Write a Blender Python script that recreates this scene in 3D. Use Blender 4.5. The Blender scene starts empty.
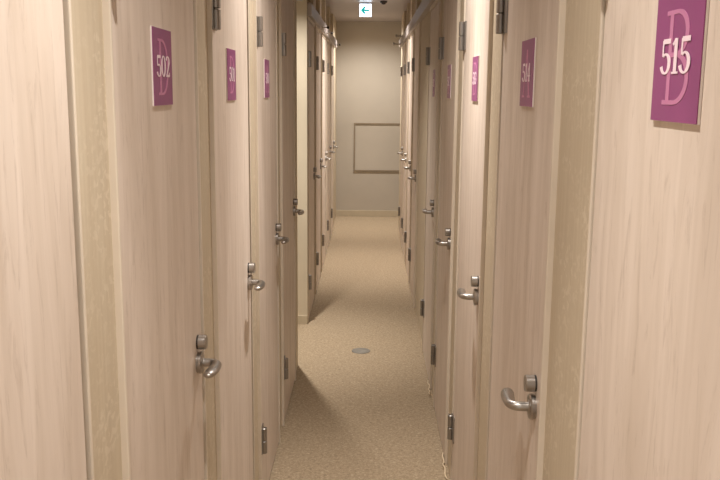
import bpy, bmesh, math, random
from mathutils import Matrix, Vector
random.seed(7)
S = bpy.context.scene
C = S.collection
PI = math.pi
LX, RX = -0.396, 0.341          # corridor-side face of the door frames, left and right
LXF = -0.410                     # the left wall beyond the side passage is set back a little
CEIL, END = 2.43, 10.72
HEAD = 2.05                      # top of the door openings
REC_DOOR, REC_PANEL = 0.004, 0.012   # door faces and wall panels sit a little behind the frame faces

# ------------------------------------------------------------------ helpers
def obj(name, bm, m, parent=None, smooth=False):
    me = bpy.data.meshes.new(name)
    bmesh.ops.recalc_face_normals(bm, faces=bm.faces[:])
    bm.to_mesh(me); bm.free()
    if smooth:
        for p in me.polygons: p.use_smooth = True
    me.materials.append(m)
    o = bpy.data.objects.new(name, me); C.objects.link(o)
    if parent: o.parent = parent
    return o

def tag(o, label=None, cat=None, group=None, kind=None):
    if label: o['label'] = label
    if cat: o['category'] = cat
    if group: o['group'] = group
    if kind: o['kind'] = kind
    return o

def empty(name, loc, rz=0.0):
    o = bpy.data.objects.new(name, None); C.objects.link(o)
    o.location = loc; o.rotation_euler = (0, 0, rz); o.empty_display_size = .05
    return o

def box(bm, x0, x1, y0, y1, z0, z1, bev=0.0):
    x0, x1 = sorted((x0, x1)); y0, y1 = sorted((y0, y1)); z0, z1 = sorted((z0, z1))
    vs = [bm.verts.new(p) for p in ((x0,y0,z0),(x1,y0,z0),(x1,y1,z0),(x0,y1,z0),(x0,y0,z1),(x1,y0,z1),(x1,y1,z1),(x0,y1,z1))]
    fs = [bm.faces.new([vs[i] for i in f]) for f in ((3,2,1,0),(4,5,6,7),(0,1,5,4),(1,2,6,5),(2,3,7,6),(3,0,4,7))]
    if bev:
        es = list({e for f in fs for e in f.edges})
        bmesh.ops.bevel(bm, geom=es, offset=bev, segments=2, affect='EDGES', profile=.6)
    return bm

def rings(bm, frames, n=20, cap=True):
    """frames: (centre, axis_a, axis_b) ellipses joined into a tube"""
    rs = []
    for c, a, b in frames:
        rs.append([bm.verts.new(c + a*math.cos(2*PI*i/n) + b*math.sin(2*PI*i/n)) for i in range(n)])
    for p, q in zip(rs, rs[1:]):
        for i in range(n):
            bm.faces.new((p[i], p[(i+1) % n], q[(i+1) % n], q[i]))
    if cap:
        bm.faces.new(rs[0][::-1]); bm.faces.new(rs[-1])
    return bm

def lathe(bm, prof, origin, axis, n=28):
    """prof: (distance along axis, radius)"""
    ax = Vector(axis).normalized()
    a = ax.orthogonal().normalized(); b = ax.cross(a)
    o = Vector(origin)
    return rings(bm, [(o + ax*d, a*max(r, 1e-4), b*max(r, 1e-4)) for d, r in prof], n)

def tube(bm, pts, r, n=10):
    pts = [Vector(p) for p in pts]; fr = []
    for i, p in enumerate(pts):
        t = (pts[min(i+1, len(pts)-1)] - pts[max(i-1, 0)]).normalized()
        a = t.cross(Vector((0, 0, 1)))
        a = a.normalized() if a.length > 1e-4 else Vector((1, 0, 0))
        fr.append((p, a*r, t.cross(a)*r))
    return rings(bm, fr, n)

def auto_smooth(o, ang=35):
    for p in o.data.polygons: p.use_smooth = True
    try: o.data.set_sharp_from_angle(angle=math.radians(ang))
    except Exception: pass
    return o

# ------------------------------------------------------------------ materials
def lin(r, g, b):
    f = lambda c: (c/255/12.92) if c/255 <= .04045 else ((c/255+.055)/1.055)**2.4
    return (f(r), f(g), f(b), 1)

class M:
    def __init__(s, name, base, rough=.6, metal=0.0, spec=.5):
        s.m = bpy.data.materials.new(name); s.m.use_nodes = True
        s.nt = s.m.node_tree; s.b = s.nt.nodes['Principled BSDF']
        s.b.inputs['Base Color'].default_value = base
        s.b.inputs['Roughness'].default_value = rough
        s.b.inputs['Metallic'].default_value = metal
        s.b.inputs['Specular IOR Level'].default_value = spec
    def n(s, t, **kw):
        x = s.nt.nodes.new(t)
        for k, v in kw.items():
            if k in x.inputs: x.inputs[k].default_value = v
            else: setattr(x, k, v)
        return x
    def l(s, a, ai, b, bi): s.nt.links.new(a.outputs[ai], b.inputs[bi])
    def coords(s, scale, rnd=False):
        tc = s.n('ShaderNodeTexCoord'); mp = s.n('ShaderNodeMapping'); mp.inputs['Scale'].default_value = scale
        src, so = tc, 'Object'
        if rnd:
            oi = s.n('ShaderNodeObjectInfo'); mu = s.n('ShaderNodeVectorMath', operation='SCALE')
            cb = s.n('ShaderNodeCombineXYZ'); s.l(oi, 'Random', cb, 0); s.l(oi, 'Random', cb, 1); s.l(oi, 'Random', cb, 2)
            s.l(cb, 0, mu, 0); mu.inputs['Scale'].default_value = 9.0
            ad = s.n('ShaderNodeVectorMath', operation='ADD'); s.l(tc, 'Object', ad, 0); s.l(mu, 0, ad, 1)
            src, so = ad, 0
        s.l(src, so, mp, 'Vector')
        return mp
    def noise(s, mp, scale, detail=4, rough=.55, dist=0.0):
        x = s.n('ShaderNodeTexNoise'); x.inputs['Scale'].default_value = scale; x.inputs['Detail'].default_value = detail
        x.inputs['Roughness'].default_value = rough; x.inputs['Distortion'].default_value = dist
        s.l(mp, 0, x, 'Vector'); return x
    def ramp(s, src, so, stops):
        r = s.n('ShaderNodeValToRGB'); e = r.color_ramp.elements
        while len(e) < len(stops): e.new(.5)
        for el, (p, c) in zip(e, stops): el.position = p; el.color = c
        s.l(src, so, r, 'Fac'); return r
    def mix(s, a, ao, b, bo, fac=.5, mode='MULTIPLY', facsrc=None):
        x = s.n('ShaderNodeMix', data_type='RGBA', blend_type=mode)
        x.inputs[0].default_value = fac
        if facsrc: s.l(facsrc[0], facsrc[1], x, 0)
        s.nt.links.new(a.outputs[ao], x.inputs[6]); s.nt.links.new(b.outputs[bo], x.inputs[7])
        return x
    def bump(s, src, so, strength, dist):
        b = s.n('ShaderNodeBump'); b.inputs['Strength'].default_value = strength; b.inputs['Distance'].default_value = dist
        s.l(src, so, b, 'Height'); s.l(b, 0, s.b, 'Normal')

def g(v): return (v, v, v, 1)

def wood_mat():
    w = M('pale_wood', lin(216, 190, 168), .48, 0, .35)
    broad = w.noise(w.coords((1, 7, .8), True), 1.8, 4, .55, 1.2)
    fine = w.noise(w.coords((1, 60, .7), True), 1.9, 6, .68, 1.6)
    flame = w.noise(w.coords((1, 17, 2.6), True), 1.9, 8, .7, 2.2)
    c1 = w.ramp(broad, 0, [(.3, lin(207, 191, 176)), (.72, lin(228, 214, 202))])
    c2 = w.ramp(fine, 0, [(.28, g(.90)), (.62, g(1.0))])
    c3 = w.ramp(flame, 0, [(.33, (.74, .70, .67, 1)), (.45, g(1.0))])
    m1 = w.mix(c1, 0, c2, 0, .3); m2 = w.mix(m1, 2, c3, 0, .6)
    w.l(m2, 2, w.b, 'Base Color'); w.bump(fine, 0, .06, .002)
    return w.m

def paper_mat():
    w = M('speckled_wallpaper', lin(193, 174, 145), .6, 0, .4)
    v = w.noise(w.coords((1, .5, .6)), 110, 2, .6, .4)
    patch = w.noise(w.coords((1, .8, 1)), 9, 2, .5)
    streak = w.noise(w.coords((1, 30, .8)), 3, 4, .6)
    spk = w.ramp(v, 0, [(.52, g(0)), (.60, g(1))])
    pm = w.ramp(patch, 0, [(.42, g(.1)), (.6, g(1))])
    fac = w.mix(spk, 0, pm, 0, 1.0)
    c0 = w.ramp(streak, 0, [(.3, lin(191, 175, 151)), (.7, lin(201, 187, 164))])
    hi = w.n('ShaderNodeRGB'); hi.outputs[0].default_value = lin(224, 212, 192)
    fs = w.n('ShaderNodeMath', operation='MULTIPLY'); w.l(fac, 2, fs, 0); fs.inputs[1].default_value = .38
    mx = w.mix(c0, 0, hi, 0, .5, 'MIX', (fs, 0))
    w.l(mx, 2, w.b, 'Base Color')
    return w.m

def paint(name, c, rough=.6, spec=.4, var=.05, scale=3):
    w = M(name, c, rough, 0, spec)
    n = w.noise(w.coords((1, 1, 1)), scale, 4, .6)
    lo = tuple(x*(1-var) for x in c[:3]) + (1,); hi = tuple(min(1, x*(1+var)) for x in c[:3]) + (1,)
    r = w.ramp(n, 0, [(.35, lo), (.65, hi)]); w.l(r, 0, w.b, 'Base Color')
    return w.m

def carpet_mat():
    w = M('loop_carpet', lin(176, 148, 116), .95, 0, .1)
    n1 = w.noise(w.coords((1, 1, 1)), 78, 7, .82, .6)
    n2 = w.noise(w.coords((1, 1, 1)), 190, 3, .7)
    r1 = w.ramp(n1, 0, [(.32, lin(134, 117, 96)), (.5, lin(168, 149, 124)), (.68, lin(202, 184, 158))])
    r2 = w.ramp(n2, 0, [(.35, g(.86)), (.65, g(1.0))])
    mx = w.mix(r1, 0, r2, 0, .7)
    w.l(mx, 2, w.b, 'Base Color'); w.bump(n2, 0, .35, .004)
    return w.m

def steel(name, c, rough):
    w = M(name, c, rough, 1.0)
    n = w.noise(w.coords((40, 40, 600)), 2, 2, .5)
    r = w.ramp(n, 0, [(.3, g(rough*.8)), (.7, g(min(1, rough*1.25)))]); w.l(r, 0, w.b, 'Roughness')
    return w.m

WOOD, PAPER, CARPET = wood_mat(), paper_mat(), carpet_mat()
FRAME = paint('cream_frame_paint', lin(216, 203, 186), .42, .5, .03, 8)
PLASTER = paint('end_wall_paint', lin(188, 179, 166), .75, .3, .03, 2)
PASS = paint('passage_paint', lin(212, 200, 178), .7, .3, .03, 4)
CEILM = paint('ceiling_paint', lin(178, 169, 168), .34, .5, .03, 2)
RAIL = paint('rail_enamel', lin(168, 158, 154), .42, .5, .04, 12)
NICKEL = steel('satin_nickel', (.43, .40, .37, 1), .34)
BRONZE = steel('hinge_steel', (.34, .32, .30, 1), .42)
DARK = paint('dark_metal', lin(52, 46, 42), .45, .5, .1, 30)
GREY = paint('grey_cap_metal', lin(122, 116, 106), .5, .5, .08, 60)
RIM = paint('panel_rim_metal', lin(142, 128, 110), .5, .5, .05, 20)
WHITE = paint('white_acrylic', lin(236, 226, 222), .3, .5, .01, 5)
PURPLE = paint('purple_sign_face', lin(142, 68, 120), .38, .45, .05, 10)
PINK = paint('pink_letter_ink', lin(194, 124, 164), .4, .4, .02, 10)
INK = paint('white_number_ink', lin(244, 222, 232), .4, .4, .01, 10)
BASE = paint('baseboard_vinyl', lin(196, 183, 160), .55, .4, .04, 10)
CAULK = paint('sealant', lin(226, 206, 176), .6, .3, .04, 30)
LIT = M('lit_exit_panel', lin(240, 250, 255), .4)
LIT.b.inputs['Emission Color'].default_value = (.74, .86, 1.0, 1); LIT.b.inputs['Emission Strength'].default_value = 3.6
LIT = LIT.m
ARROW = M('green_exit_ink', lin(20, 150, 130), .4)
ARROW.b.inputs['Emission Color'].default_value = (.01, .50, .50, 1); ARROW.b.inputs['Emission Strength'].default_value = .7
ARROW = ARROW.m

# ------------------------------------------------------------------ layout
DW = 0.640
LEFT_NEAR = [(.4985, 1.1385)] + [(1.325 + .841*k, 1.325 + .841*k + DW) for k in range(4)]
LEFT_FAR = [(5.685 + .832*k, 5.685 + .832*k + DW) for k in range(5)]
RIGHT = [(.625, 1.290)] + [(1.589 + .932*k, 1.589 + .932*k + .665) for k in range(4)]
RIGHT_FAR = [(6.115 + .829*k, 6.115 + .829*k + DW) for k in range(4)]

def wall_run(name, side, y0, y1, doors, z1=CEIL):
    """panels between doors and recessed transoms above them; side -1 left, +1 right"""
    X = (LXF if y0 > 5 else LX) if side < 0 else RX
    P = lambda d: X + side*d
    bm = bmesh.new(); cur = y0
    for a, b in doors + [(y1, y1)]:
        a_, b_ = a - .007, b + .007
        if a == y1: a_ = y1
        if a_ > cur: box(bm, P(REC_PANEL), P(.12), cur, a_, 0, z1)
        if a != y1:
            box(bm, P(.045), P(.12), a_, b_, HEAD + .02, z1)
        cur = b_
    return tag(obj(name, bm, PAPER), kind='structure')

wall_run('wall_left', -1, -1.0, 4.76, LEFT_NEAR)
wall_run('wall_left_far', -1, 5.665, END, LEFT_FAR)
wall_run('wall_right', 1, -1.0, 9.90, RIGHT + RIGHT_FAR)
bm = bmesh.new(); box(bm, -2.5, .75, -1.0, END + .1, -.1, 0)
tag(obj('floor', bm, CARPET), 'speckled beige carpet floor along the corridor', 'floor', kind='structure')
bm = bmesh.new(); box(bm, -2.5, .75, -1.0, END + .1, CEIL, CEIL + .1)
tag(obj('ceiling', bm, CEILM), kind='structure')
bm = bmesh.new(); box(bm, -.6, .75, END, END + .1, 0, CEIL)
tag(obj('wall_end', bm, PLASTER), kind='structure')
bm = bmesh.new(); box(bm, .62, .72, 9.80, END, 0, CEIL); box(bm, RX + .12, .62, 9.80, 9.9, 0, CEIL)
tag(obj('wall_alcove', bm, PLASTER), kind='structure')
# side passage on the left: two flank walls and its end
bm = bmesh.new(); box(bm, -2.4, LX - .12, 4.64, 4.76, 0, CEIL); box(bm, -2.4, LXF - .006, 5.64, 5.665, 0, CEIL)
box(bm, -2.4, LX - .12, 5.665, 5.76, 0, CEIL); box(bm, -2.5, -2.4, 4.6, 5.8, 0, CEIL)
tag(obj('wall_passage', bm, PASS), kind='structure')
bm = bmesh.new(); box(bm, -.55, .62, END - .012, END, 0, .078, .002)
tag(obj('baseboard_end', bm, BASE), kind='structure')
bm = bmesh.new(); box(bm, -2.3, LXF - .006, 5.632, 5.64, 0, .062, .002)
tag(obj('baseboard_passage', bm, BASE), kind='structure')
# sealant bead wandering along the foot of the right wall
for i, (y0, y1) in enumerate([(3.29, 3.55), (4.25, 4.50)]):
    pts = []
    for k in range(15):
        t = k/14; y = y0 + (y1 - y0)*t
        pts.append((RX - .004 - .004*math.sin(5*t + i) - .003*math.sin(17*t), y, .006 + .012*max(0, math.sin(5*t + 1.3*i))))
    bm = bmesh.new(); tube(bm, pts, .0030, 8)
    tag(obj('baseboard_right_%d' % (i + 1), bm, CAULK, None, True), kind='structure')

# header rails above the doors
def rail(n, side, y0, y1):
    X = (LXF if y0 > 5 else LX) if side < 0 else RX
    bm = bmesh.new(); box(bm, X - side*.022, X + side*.05, y0, y1, HEAD + .024, HEAD + .105, .004)
    tag(obj('trim_%d' % n, bm, RAIL), kind='structure')
rail(1, -1, -1.0, 4.745); rail(2, -1, 5.67, 9.95); rail(3, 1, -1.0, 5.24); rail(4, 1, 5.24, 9.75)

# door frames: two jambs, head, rebate stops  (local x to the corridor, y along the wall)
def frame_mesh(w):
    bm = bmesh.new(); h = w/2
    for s in (-1, 1):
        box(bm, -.06, 0, s*h, s*(h + .0085), 0, HEAD + .026, .0018)
        box(bm, -.062, -.047, s*(h - .016), s*(h + .004), 0, HEAD + .02)
    box(bm, -.06, 0, -h, h, HEAD, HEAD + .026, .0018)
    box(bm, -.062, -.047, -h, h, HEAD - .016, HEAD + .01)
    return bm

# ------------------------------------------------------------------ door with its fittings
def lever_mesh(y, z):
    """neck out of the rose, a round bend, then a broad flattened grip running towards the hinge side"""
    bm = bmesh.new(); path = []
    path += [(-.003, 0, .0110, .0110), (.014, 0, .0100, .0100), (.028, 0, .0100, .0100)]
    Rb = .020
    for k in range(1, 9):
        a = k/8*PI/2
        path.append((.028 + Rb*math.sin(a), -(Rb - Rb*math.cos(a)), .0100 + .0002*k, .0100 - .0001*k))
    for t, ra, rb in ((.032, .0128, .0094), (.048, .0140, .0092), (.064, .0146, .0090), (.078, .0140, .0086), (.088, .0120, .0078), (.094, .0086, .0060), (.097, .0030, .0026)):
        path.append((.048 - .008*((t - .02)/.077)**2, -t, ra, rb))
    P = [Vector((x, yy, 0)) for x, yy, _, _ in path]; fr = []
    for i, p in enumerate(P):
        t = (P[min(i+1, len(P)-1)] - P[max(i-1, 0)]).normalized()
        a = Vector((-t.y, t.x, 0))
        fr.append((p + Vector((-REC_DOOR, y, z)), a*path[i][2], Vector((0, 0, 1))*path[i][3]))
    return rings(bm, fr, 24)

def make_door(w, name):
    h = w/2; D = -REC_DOOR
    bm = bmesh.new(); box(bm, -.045, D, -h + .004, h - .012, .010, HEAD - .004, .0015)
    d = obj(name, bm, WOOD)
    yl, zl = h - .060, .963
    hd = auto_smooth(obj('door_handle', lever_mesh(yl, zl), NICKEL, d))
    bm = bmesh.new(); lathe(bm, [(0, .0250), (.004, .0250), (.005, .0265), (.010, .0265), (.012, .0245), (.0125, .0150), (.014, .0135)], (D, yl, zl), (1, 0, 0))
    auto_smooth(obj('rose', bm, NICKEL, hd))
    bm = bmesh.new(); lathe(bm, [(.001, .0150), (.0035, .0150), (.004, .0172), (.0205, .0172), (.0222, .0160), (.0224, .004)], (D, yl, zl + .050), (1, 0, 0))
    kn = auto_smooth(obj('lock_knob', bm, NICKEL, d))
    bm = bmesh.new(); lathe(bm, [(0, .0168), (.0028, .0168), (.0034, .016), (.0036, .012)], (D, yl, zl + .050), (1, 0, 0))
    auto_smooth(obj('lock_rose', bm, DARK, kn))
    for zc in (1.797, .284):
        bm = bmesh.new(); yk, xk, hh = -h + .012, D + .0110, .0510
        for z0, z1 in ((zc - hh, zc - .0012), (zc + .0012, zc + hh)):
            lathe(bm, [(0, .0098), (.0015, .0118), (z1 - z0 - .0015, .0118), (z1 - z0, .0098)], (xk, yk, z0), (0, 0, 1), 20)
        lathe(bm, [(0, .006), (2*hh, .006)], (xk, yk, zc - hh), (0, 0, 1), 12)
        hi = auto_smooth(obj('hinge', bm, BRONZE, d))
        bm = bmesh.new(); box(bm, D - .001, D + .005, -h + .012, -h + .058, zc - hh, zc + hh, .001)
        obj('hinge_leaf', bm, BRONZE, hi)
        bm = bmesh.new(); box(bm, -.002, .003, -h - .007, -h + .012, zc - hh, zc + hh, .001)
        obj('hinge_leaf', bm, BRONZE, hi)
    return d

def copy_tree(o, parent=None):
    c = o.copy(); C.objects.link(c); c.parent = parent
    for ch in list(o.children): copy_tree(ch, c)
    return c

PROTO, USED, FPROTO = {}, set(), {}
TN, DN = [10], [0]
def place_door(side, a, b, label):
    w = round(b - a, 3); w = min((.640, .665), key=lambda q: abs(q - w))
    X = (LXF if a > 5 else LX) if side < 0 else RX
    DN[0] += 1
    if w not in PROTO:
        PROTO[w] = make_door(w, 'door_%d' % DN[0]); d = PROTO[w]
    else:
        d = copy_tree(PROTO[w]); d.name = 'door_%d' % DN[0]
    d.scale = (1, 1, 1); d.location = (X, (a + b)/2, 0); d.rotation_euler = (0, 0, 0 if side < 0 else PI)
    tag(d, label, 'door', kind='structure')
    if w not in FPROTO:
        f = obj('trim_%d' % TN[0], frame_mesh(w), FRAME); FPROTO[w] = f
    else:
        f = FPROTO[w].copy(); C.objects.link(f); f.name = 'trim_%d' % TN[0]
    TN[0] += 1
    f.location = d.location; f.rotation_euler = d.rotation_euler; f['kind'] = 'structure'
    return d

LN = ['pale wood door nearest the camera on the left, cut off by the picture edge',
      'pale wood door carrying the sign that reads 502',
      'pale wood door just beyond the 502 door, on the left',
      'third signed pale wood door on the left, two beyond the 502 door',
      'last pale wood door before the left-hand side passage']
LF = ['first door beyond the left-hand side passage', 'second door beyond the left-hand side passage',
      'third door beyond the left-hand side passage', 'fourth door beyond the left-hand side passage',
      'last door on the left, next to the end wall']
RN = ['pale wood door carrying the sign that reads 515', 'second pale wood door on the right, just beyond the 515 door',
      'third pale wood door on the right, two beyond the 515 door', 'fourth pale wood door on the right, before the plain panel stretch',
      'fifth door on the right, last one before the plain wall stretch']
RF = ['first door on the right beyond the plain wall stretch', 'second door on the right beyond the plain wall stretch',
      'third door on the right beyond the plain wall stretch', 'last door on the right, nearest the end wall']
RN[3] = 'fourth pale wood door on the right, three beyond the 515 door'
for k, ((a, b), t) in enumerate(zip(LEFT_NEAR, LN)):
    d = place_door(-1, a, b, t)
for (a, b), t in zip(LEFT_FAR, LF): place_door(-1, a, b, t)
for (a, b), t in zip(RIGHT, RN): place_door(1, a, b, t)
for (a, b), t in zip(RIGHT_FAR, RF): place_door(1, a, b, t)

# ------------------------------------------------------------------ lettering (drawn strokes with thick and thin parts)
def stroke(bm, pts, ws, T, th=.0004):
    """ribbon along 2-D points with per-point widths, given thickness; T maps (u, v) to the sign face"""
    n = len(pts); L_, R_ = [], []
    for i in range(n):
        p, q = Vector(pts[max(i-1, 0)]), Vector(pts[min(i+1, n-1)])
        t = (q - p).normalized(); nn = Vector((-t.y, t.x)); c = Vector(pts[i])
        L_.append(c + nn*ws[i]/2); R_.append(c - nn*ws[i]/2)
    lo = [[bm.verts.new(T(v.x, v.y, 0)) for v in s] for s in (L_, R_)]
    hi = [[bm.verts.new(T(v.x, v.y, th)) for v in s] for s in (L_, R_)]
    for i in range(n-1):
        bm.faces.new((hi[0][i], hi[0][i+1], hi[1][i+1], hi[1][i]))
        bm.faces.new((lo[0][i], lo[1][i], lo[1][i+1], lo[0][i+1]))
        bm.faces.new((lo[0][i], lo[0][i+1], hi[0][i+1], hi[0][i]))
        bm.faces.new((lo[1][i], hi[1][i], hi[1][i+1], lo[1][i+1]))
    for i in (0, n-1):
        bm.faces.new((lo[0][i], hi[0][i], hi[1][i], lo[1][i]))

def arc(cx, cy, rx, ry, a0, a1, n=20):
    return [(cx + rx*math.cos(math.radians(a0 + (a1-a0)*i/n)), cy + ry*math.sin(math.radians(a0 + (a1-a0)*i/n))) for i in range(n+1)]
def arcw(a0, a1, thin, thick, n=20):
    return [thin + (thick-thin)*abs(math.cos(math.radians(a0 + (a1-a0)*i/n)))**1.5 for i in range(n+1)]

def glyph(ch):
    """strokes in a box of height 1; returns (advance, [(pts, widths)])"""
    th, tk = .06, .15
    st = []
    def ln(p, q, w): st.append(([p, q], [w, w]))
    def ar(*a, thin=th, thick=tk): st.append((arc(*a), arcw(a[4], a[5], thin, thick)))
    if ch == '0':
        ar(.27, .5, .20, .47, 0, 360); adv = .54
    elif ch == '1':
        ln((.20, .03), (.20, .97), tk); ln((.04, .03), (.36, .03), .06); ln((.05, .80), (.20, .955), .08); adv = .40
    elif ch == '2':
        ar(.25, .74, .18, .23, 165, -30); st.append(([(.41, .64), (.30, .40), (.10, .10)], [tk*.85, .11, .06]))
        ln((.05, .06), (.45, .06), .12); ln((.45, .03), (.45, .22), .05); adv = .52
    elif ch == '3':
        ar(.24, .74, .18, .23, 160, -90); ar(.24, .27, .20, .24, 90, -165); adv = .52
    elif ch == '4':
        ln((.34, .03), (.34, .97), tk); ln((.34, .95), (.04, .32), .06); ln((.03, .30), (.50, .30), .07); ln((.22, .03), (.46, .03), .06); adv = .54
    elif ch == '5':
        ln((.10, .92), (.46, .92), .14); ln((.10, .50), (.10, .95), .065); ar(.24, .29, .20, .27, 125, -165); adv = .54
    elif ch == 'B':
        ln((.16, .02), (.16, .98), .085); ln((.03, .02), (.30, .02), .05); ln((.03, .98), (.30, .98), .05)
        ar(.30, .755, .25, .225, 90, -90, thin=.045, thick=.085); ar(.30, .275, .30, .255, 90, -90, thin=.045, thick=.085)
        ln((.16, .53), (.31, .53), .05); ln((.2, .02), (.31, .02), .05); adv = .66
    elif ch == 'D':
        ln((.16, .02), (.16, .98), .09); ln((.03, .02), (.28, .02), .045); ln((.03, .98), (.28, .98), .045)
        ar(.26, .50, .34, .48, 90, -90, thin=.045, thick=.09); adv = .66
    elif ch == 'A':
        ln((.34, .98), (.62, .02), .10); ln((.34, .98), (.10, .02), .05); ln((.18, .36), (.52, .36), .05)
        ln((.00, .02), (.22, .02), .045); ln((.48, .02), (.74, .02), .045); adv = .74
    return adv, st

SW, SH, ST = .147, .144, .0030
def make_sign(side, y, letter, number, label):
    X = LX if side < 0 else RX
    o = empty('room_sign', (X + side*REC_DOOR, y, 1.639), 0 if side < 0 else PI)
    tag(o, label, 'sign', 'purple room number signs on the doors')
    bm = bmesh.new(); box(bm, 0, ST, -SW/2, SW/2, -SH/2, SH/2, .0006); obj('backing_plate', bm, WHITE, o)
    bm = bmesh.new(); box(bm, ST - .0002, ST + .0012, -SW/2 + .0006, SW/2 - .0006, -SH/2 + .0006, SH/2 - .0006); obj('sign_face', bm, PURPLE, o)
    # reading direction runs along local -y when seen from the corridor on both sides? local x faces the reader, so reading right is +y
    def mapper(u0, v0, sx, sz, off): return lambda u, v, t: (ST + off + t, u0 + u*sx, v0 + v*sz)
    adv, st = glyph(letter); hz = .104; sx = .128; bm = bmesh.new()
    for i, (p, w) in enumerate(st): stroke(bm, p, w, mapper(-adv*sx/2 + .002, -hz/2, sx, hz, .0012 + .00002*i))
    obj('sign_letter', bm, PINK, o)
    gl = [glyph(c) for c in number]; hz, sx = .040, .064; gap = .02*sx
    tot = sum(a for a, _ in gl)*sx; u = -tot/2
    bm = bmesh.new(); k = 0
    for a, st in gl:
        for p, w in st:
            stroke(bm, p, w, mapper(u, -hz/2 + .002, sx, hz, .0018 + .00002*k)); k += 1
        u += a*sx
    obj('room_number', bm, INK, o)
    return o

make_sign(-1, 1.638, 'D', '502', 'purple room sign reading 502 on the second door from the left edge')
make_sign(-1, 2.450, 'D', '501', 'narrow-looking purple room sign just right of the 502 sign, on the next door')
make_sign(-1, 3.290, 'A', '500', 'smallest purple room sign on the left row, two doors beyond the 502 sign')
make_sign(1, .9655, 'B', '515', 'large purple room sign reading B 515 at the upper right')
make_sign(1, 1.878, 'A', '514', 'purple room sign on the door just beyond the B 515 sign')
make_sign(1, 2.805, 'B', '513', 'purple room sign on the right row, two doors beyond the B 515 sign')
make_sign(1, 3.73, 'B', '512', 'sliver of a purple room sign on the fourth door on the right')
make_sign(1, 4.61, 'B', '511', 'faint sliver of a purple room sign on the fifth door on the right')

# ------------------------------------------------------------------ things at the far end
ex = empty('exit_sign', (-.054, 8.40, 2.43))
tag(ex, 'small lit white exit sign with a green left arrow hanging from the ceiling', 'exit sign')
bm = bmesh.new(); box(bm, -.060, .060, .001, .034, -.136, -.010, .003); obj('housing', bm, WHITE, ex)
bm = bmesh.new(); box(bm, -.057, .057, -.0005, .002, -.132, -.014); obj('lit_panel', bm, LIT, ex)
bm = bmesh.new(); box(bm, -.03, .03, .008, .028, -.007, 0, .001); obj('ceiling_bracket', bm, DARK, ex)
bm = bmesh.new(); Ta = lambda u, v, t: (u, -.0010 - t, -.073 + v)
stroke(bm, [(-.030, 0), (.036, 0)], [.019, .019], Ta)
stroke(bm, [(-.038, -.004), (-.004, .032)], [.021, .021], Ta, .0005); stroke(bm, [(-.038, .004), (-.004, -.032)], [.021, .021], Ta, .0006)
obj('arrow', bm, ARROW, ex)

ap = empty('access_panel', (.105, END, .886))
tag(ap, 'square flush access panel with a grey rim low on the end wall', 'access panel')
bm = bmesh.new(); box(bm, -.297, .297, -.003, .001, -.297, .297); obj('panel_board', bm, PLASTER, ap)
bm = bmesh.new(); q = .305
for a in (box(bm, -q, q, -.014, .001, q - .018, q, .001), box(bm, -q, q, -.014, .001, -q, -q + .018, .001),
          box(bm, -q, -q + .018, -.014, .001, -q + .018, q - .018, .001), box(bm, q - .018, q, -.014, .001, -q + .018, q - .018, .001)): pass
obj('rim', bm, RIM, ap)

cap = empty('floor_cap', (-.04, 5.045, 0))
tag(cap, 'round grey metal cap set in the carpet mid corridor', 'floor cap')
bm = bmesh.new(); lathe(bm, [(-.004, .058), (.002, .058), (.0042, .054), (.0045, .046)], (0, 0, 0), (0, 0, 1), 40); auto_smooth(obj('cap_ring', bm, GREY, cap))
bm = bmesh.new(); lathe(bm, [(0, .0455), (.0048, .0455), (.0056, .043), (.0056, .001)], (0, 0, 0), (0, 0, 1), 40); auto_smooth(obj('cap_lid', bm, GREY, cap))

sd = empty('ceiling_detector', (.118, 8.27, CEIL))
tag(sd, 'small dark round detector on the ceiling right of the exit sign', 'detector')
bm = bmesh.new(); lathe(bm, [(0, .036), (-.012, .034), (-.016, .028)], (0, 0, 0), (0, 0, 1), 28); auto_smooth(obj('detector_base', bm, DARK, sd))
bm = bmesh.new(); lathe(bm, [(-.015, .022), (-.026, .019), (-.030, .010)], (0, 0, 0), (0, 0, 1), 24); auto_smooth(obj('detector_head', bm, DARK, sd))

def fitting(side, y, z, reach, m, label, k=1.0):
    X = (LXF if side < 0 else RX) - side*.022
    o = empty('rail_fitting', (X, y, z), 0 if side < 0 else PI)
    o.scale = (1, k, k)
    tag(o, label, 'fitting', 'small fittings sticking out of the header rails')
    bm = bmesh.new(); lathe(bm, [(-.001, .010), (.004, .010), (.005, .0042), (reach - .012, .0042)], (0, 0, 0), (1, 0, 0), 16); auto_smooth(obj('stem', bm, NICKEL, o))
    bm = bmesh.new(); lathe(bm, [(reach - .014, .004), (reach - .012, .0095), (reach + .004, .0105), (reach + .008, .006)], (0, 0, 0), (1, 0, 0), 18); auto_smooth(obj('knob', bm, m, o))
fitting(-1, 6.875, 2.085, .05, DARK, 'first dark fitting on the left header rail, biggest of the three')
fitting(-1, 7.57, 2.085, .05, DARK, 'middle dark fitting of three on the left header rail')
fitting(-1, 9.49, 2.085, .05, DARK, 'dark fitting on the left header rail standing out against the end wall')
fitting(1, 8.69, 2.135, .065, NICKEL, 'upper pale metal fitting on the right header rail', 1.5)
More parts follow.
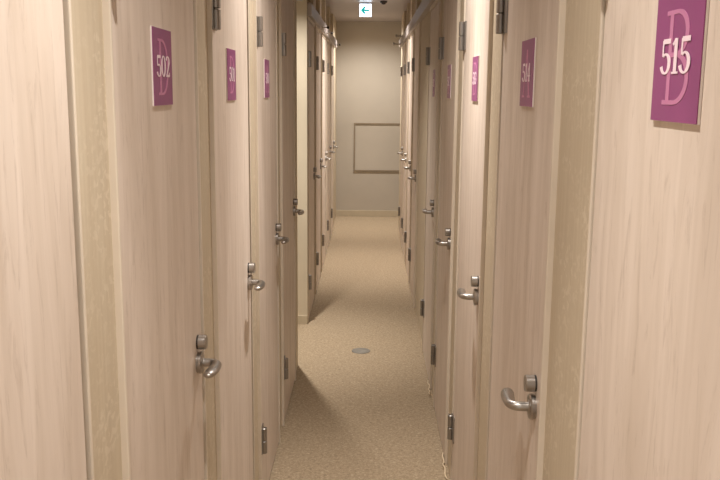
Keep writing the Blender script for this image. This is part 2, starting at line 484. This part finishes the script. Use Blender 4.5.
fitting(1, 9.27, 2.085, .075, NICKEL, 'shiny metal fitting on the right header rail against the end wall', 1.9)

# ------------------------------------------------------------------ light
def lamp(x, y, beam, spill, size=.06, col=(1.0, .95, .885), cone=130, bcone=66):
    """a recessed downlight: a soft beam on the floor and wider spill on the walls"""
    for watts, ang in ((beam, bcone), (spill, cone)):
        d = bpy.data.lights.new('downlight', 'SPOT'); d.energy = watts; d.color = col
        d.shadow_soft_size = size/2; d.spot_size = math.radians(ang); d.spot_blend = 1.0
        o = bpy.data.objects.new('downlight', d); C.objects.link(o); o.location = (x, y, CEIL - .01)
lamp(-.03, -.75, 85, 140)
lamp(-.08, 1.04, 66, 47)
lamp(.04, 2.80, 80, 64, cone=142)
lamp(-.54, 5.15, 135, 92, .05, cone=116, bcone=56)
lamp(-.02, 7.6, 115, 82, cone=136)
lamp(-.02, 9.95, 88, 98, cone=156)
W = bpy.data.worlds.new('world'); S.world = W; W.use_nodes = True
W.node_tree.nodes['Background'].inputs[0].default_value = (1.0, .95, .90, 1)
W.node_tree.nodes['Background'].inputs[1].default_value = 1.0

# ------------------------------------------------------------------ camera
yaw, pitch, roll, fpx = -0.01028885, 0.17621302, 0.00920027, 842.99
f = Vector((math.sin(yaw)*math.cos(pitch), math.cos(yaw)*math.cos(pitch), -math.sin(pitch)))
r = Vector((math.cos(yaw), -math.sin(yaw), 0)); u = r.cross(f)
r2 = r*math.cos(roll) + u*math.sin(roll); u2 = -r*math.sin(roll) + u*math.cos(roll)
cd = bpy.data.cameras.new('camera'); cam = bpy.data.objects.new('camera', cd); C.objects.link(cam)
cd.sensor_width = 36; cd.lens = fpx/720*36; cd.clip_start = .02
cam.matrix_world = Matrix(((r2.x, u2.x, -f.x, 0), (r2.y, u2.y, -f.y, 0), (r2.z, u2.z, -f.z, 1.6), (0, 0, 0, 1)))
S.camera = cam
S.view_settings.view_transform = 'Standard'; S.view_settings.look = 'None'
S.view_settings.gamma = 1; S.view_settings.use_curve_mapping = False
S.view_settings.exposure = 0.05
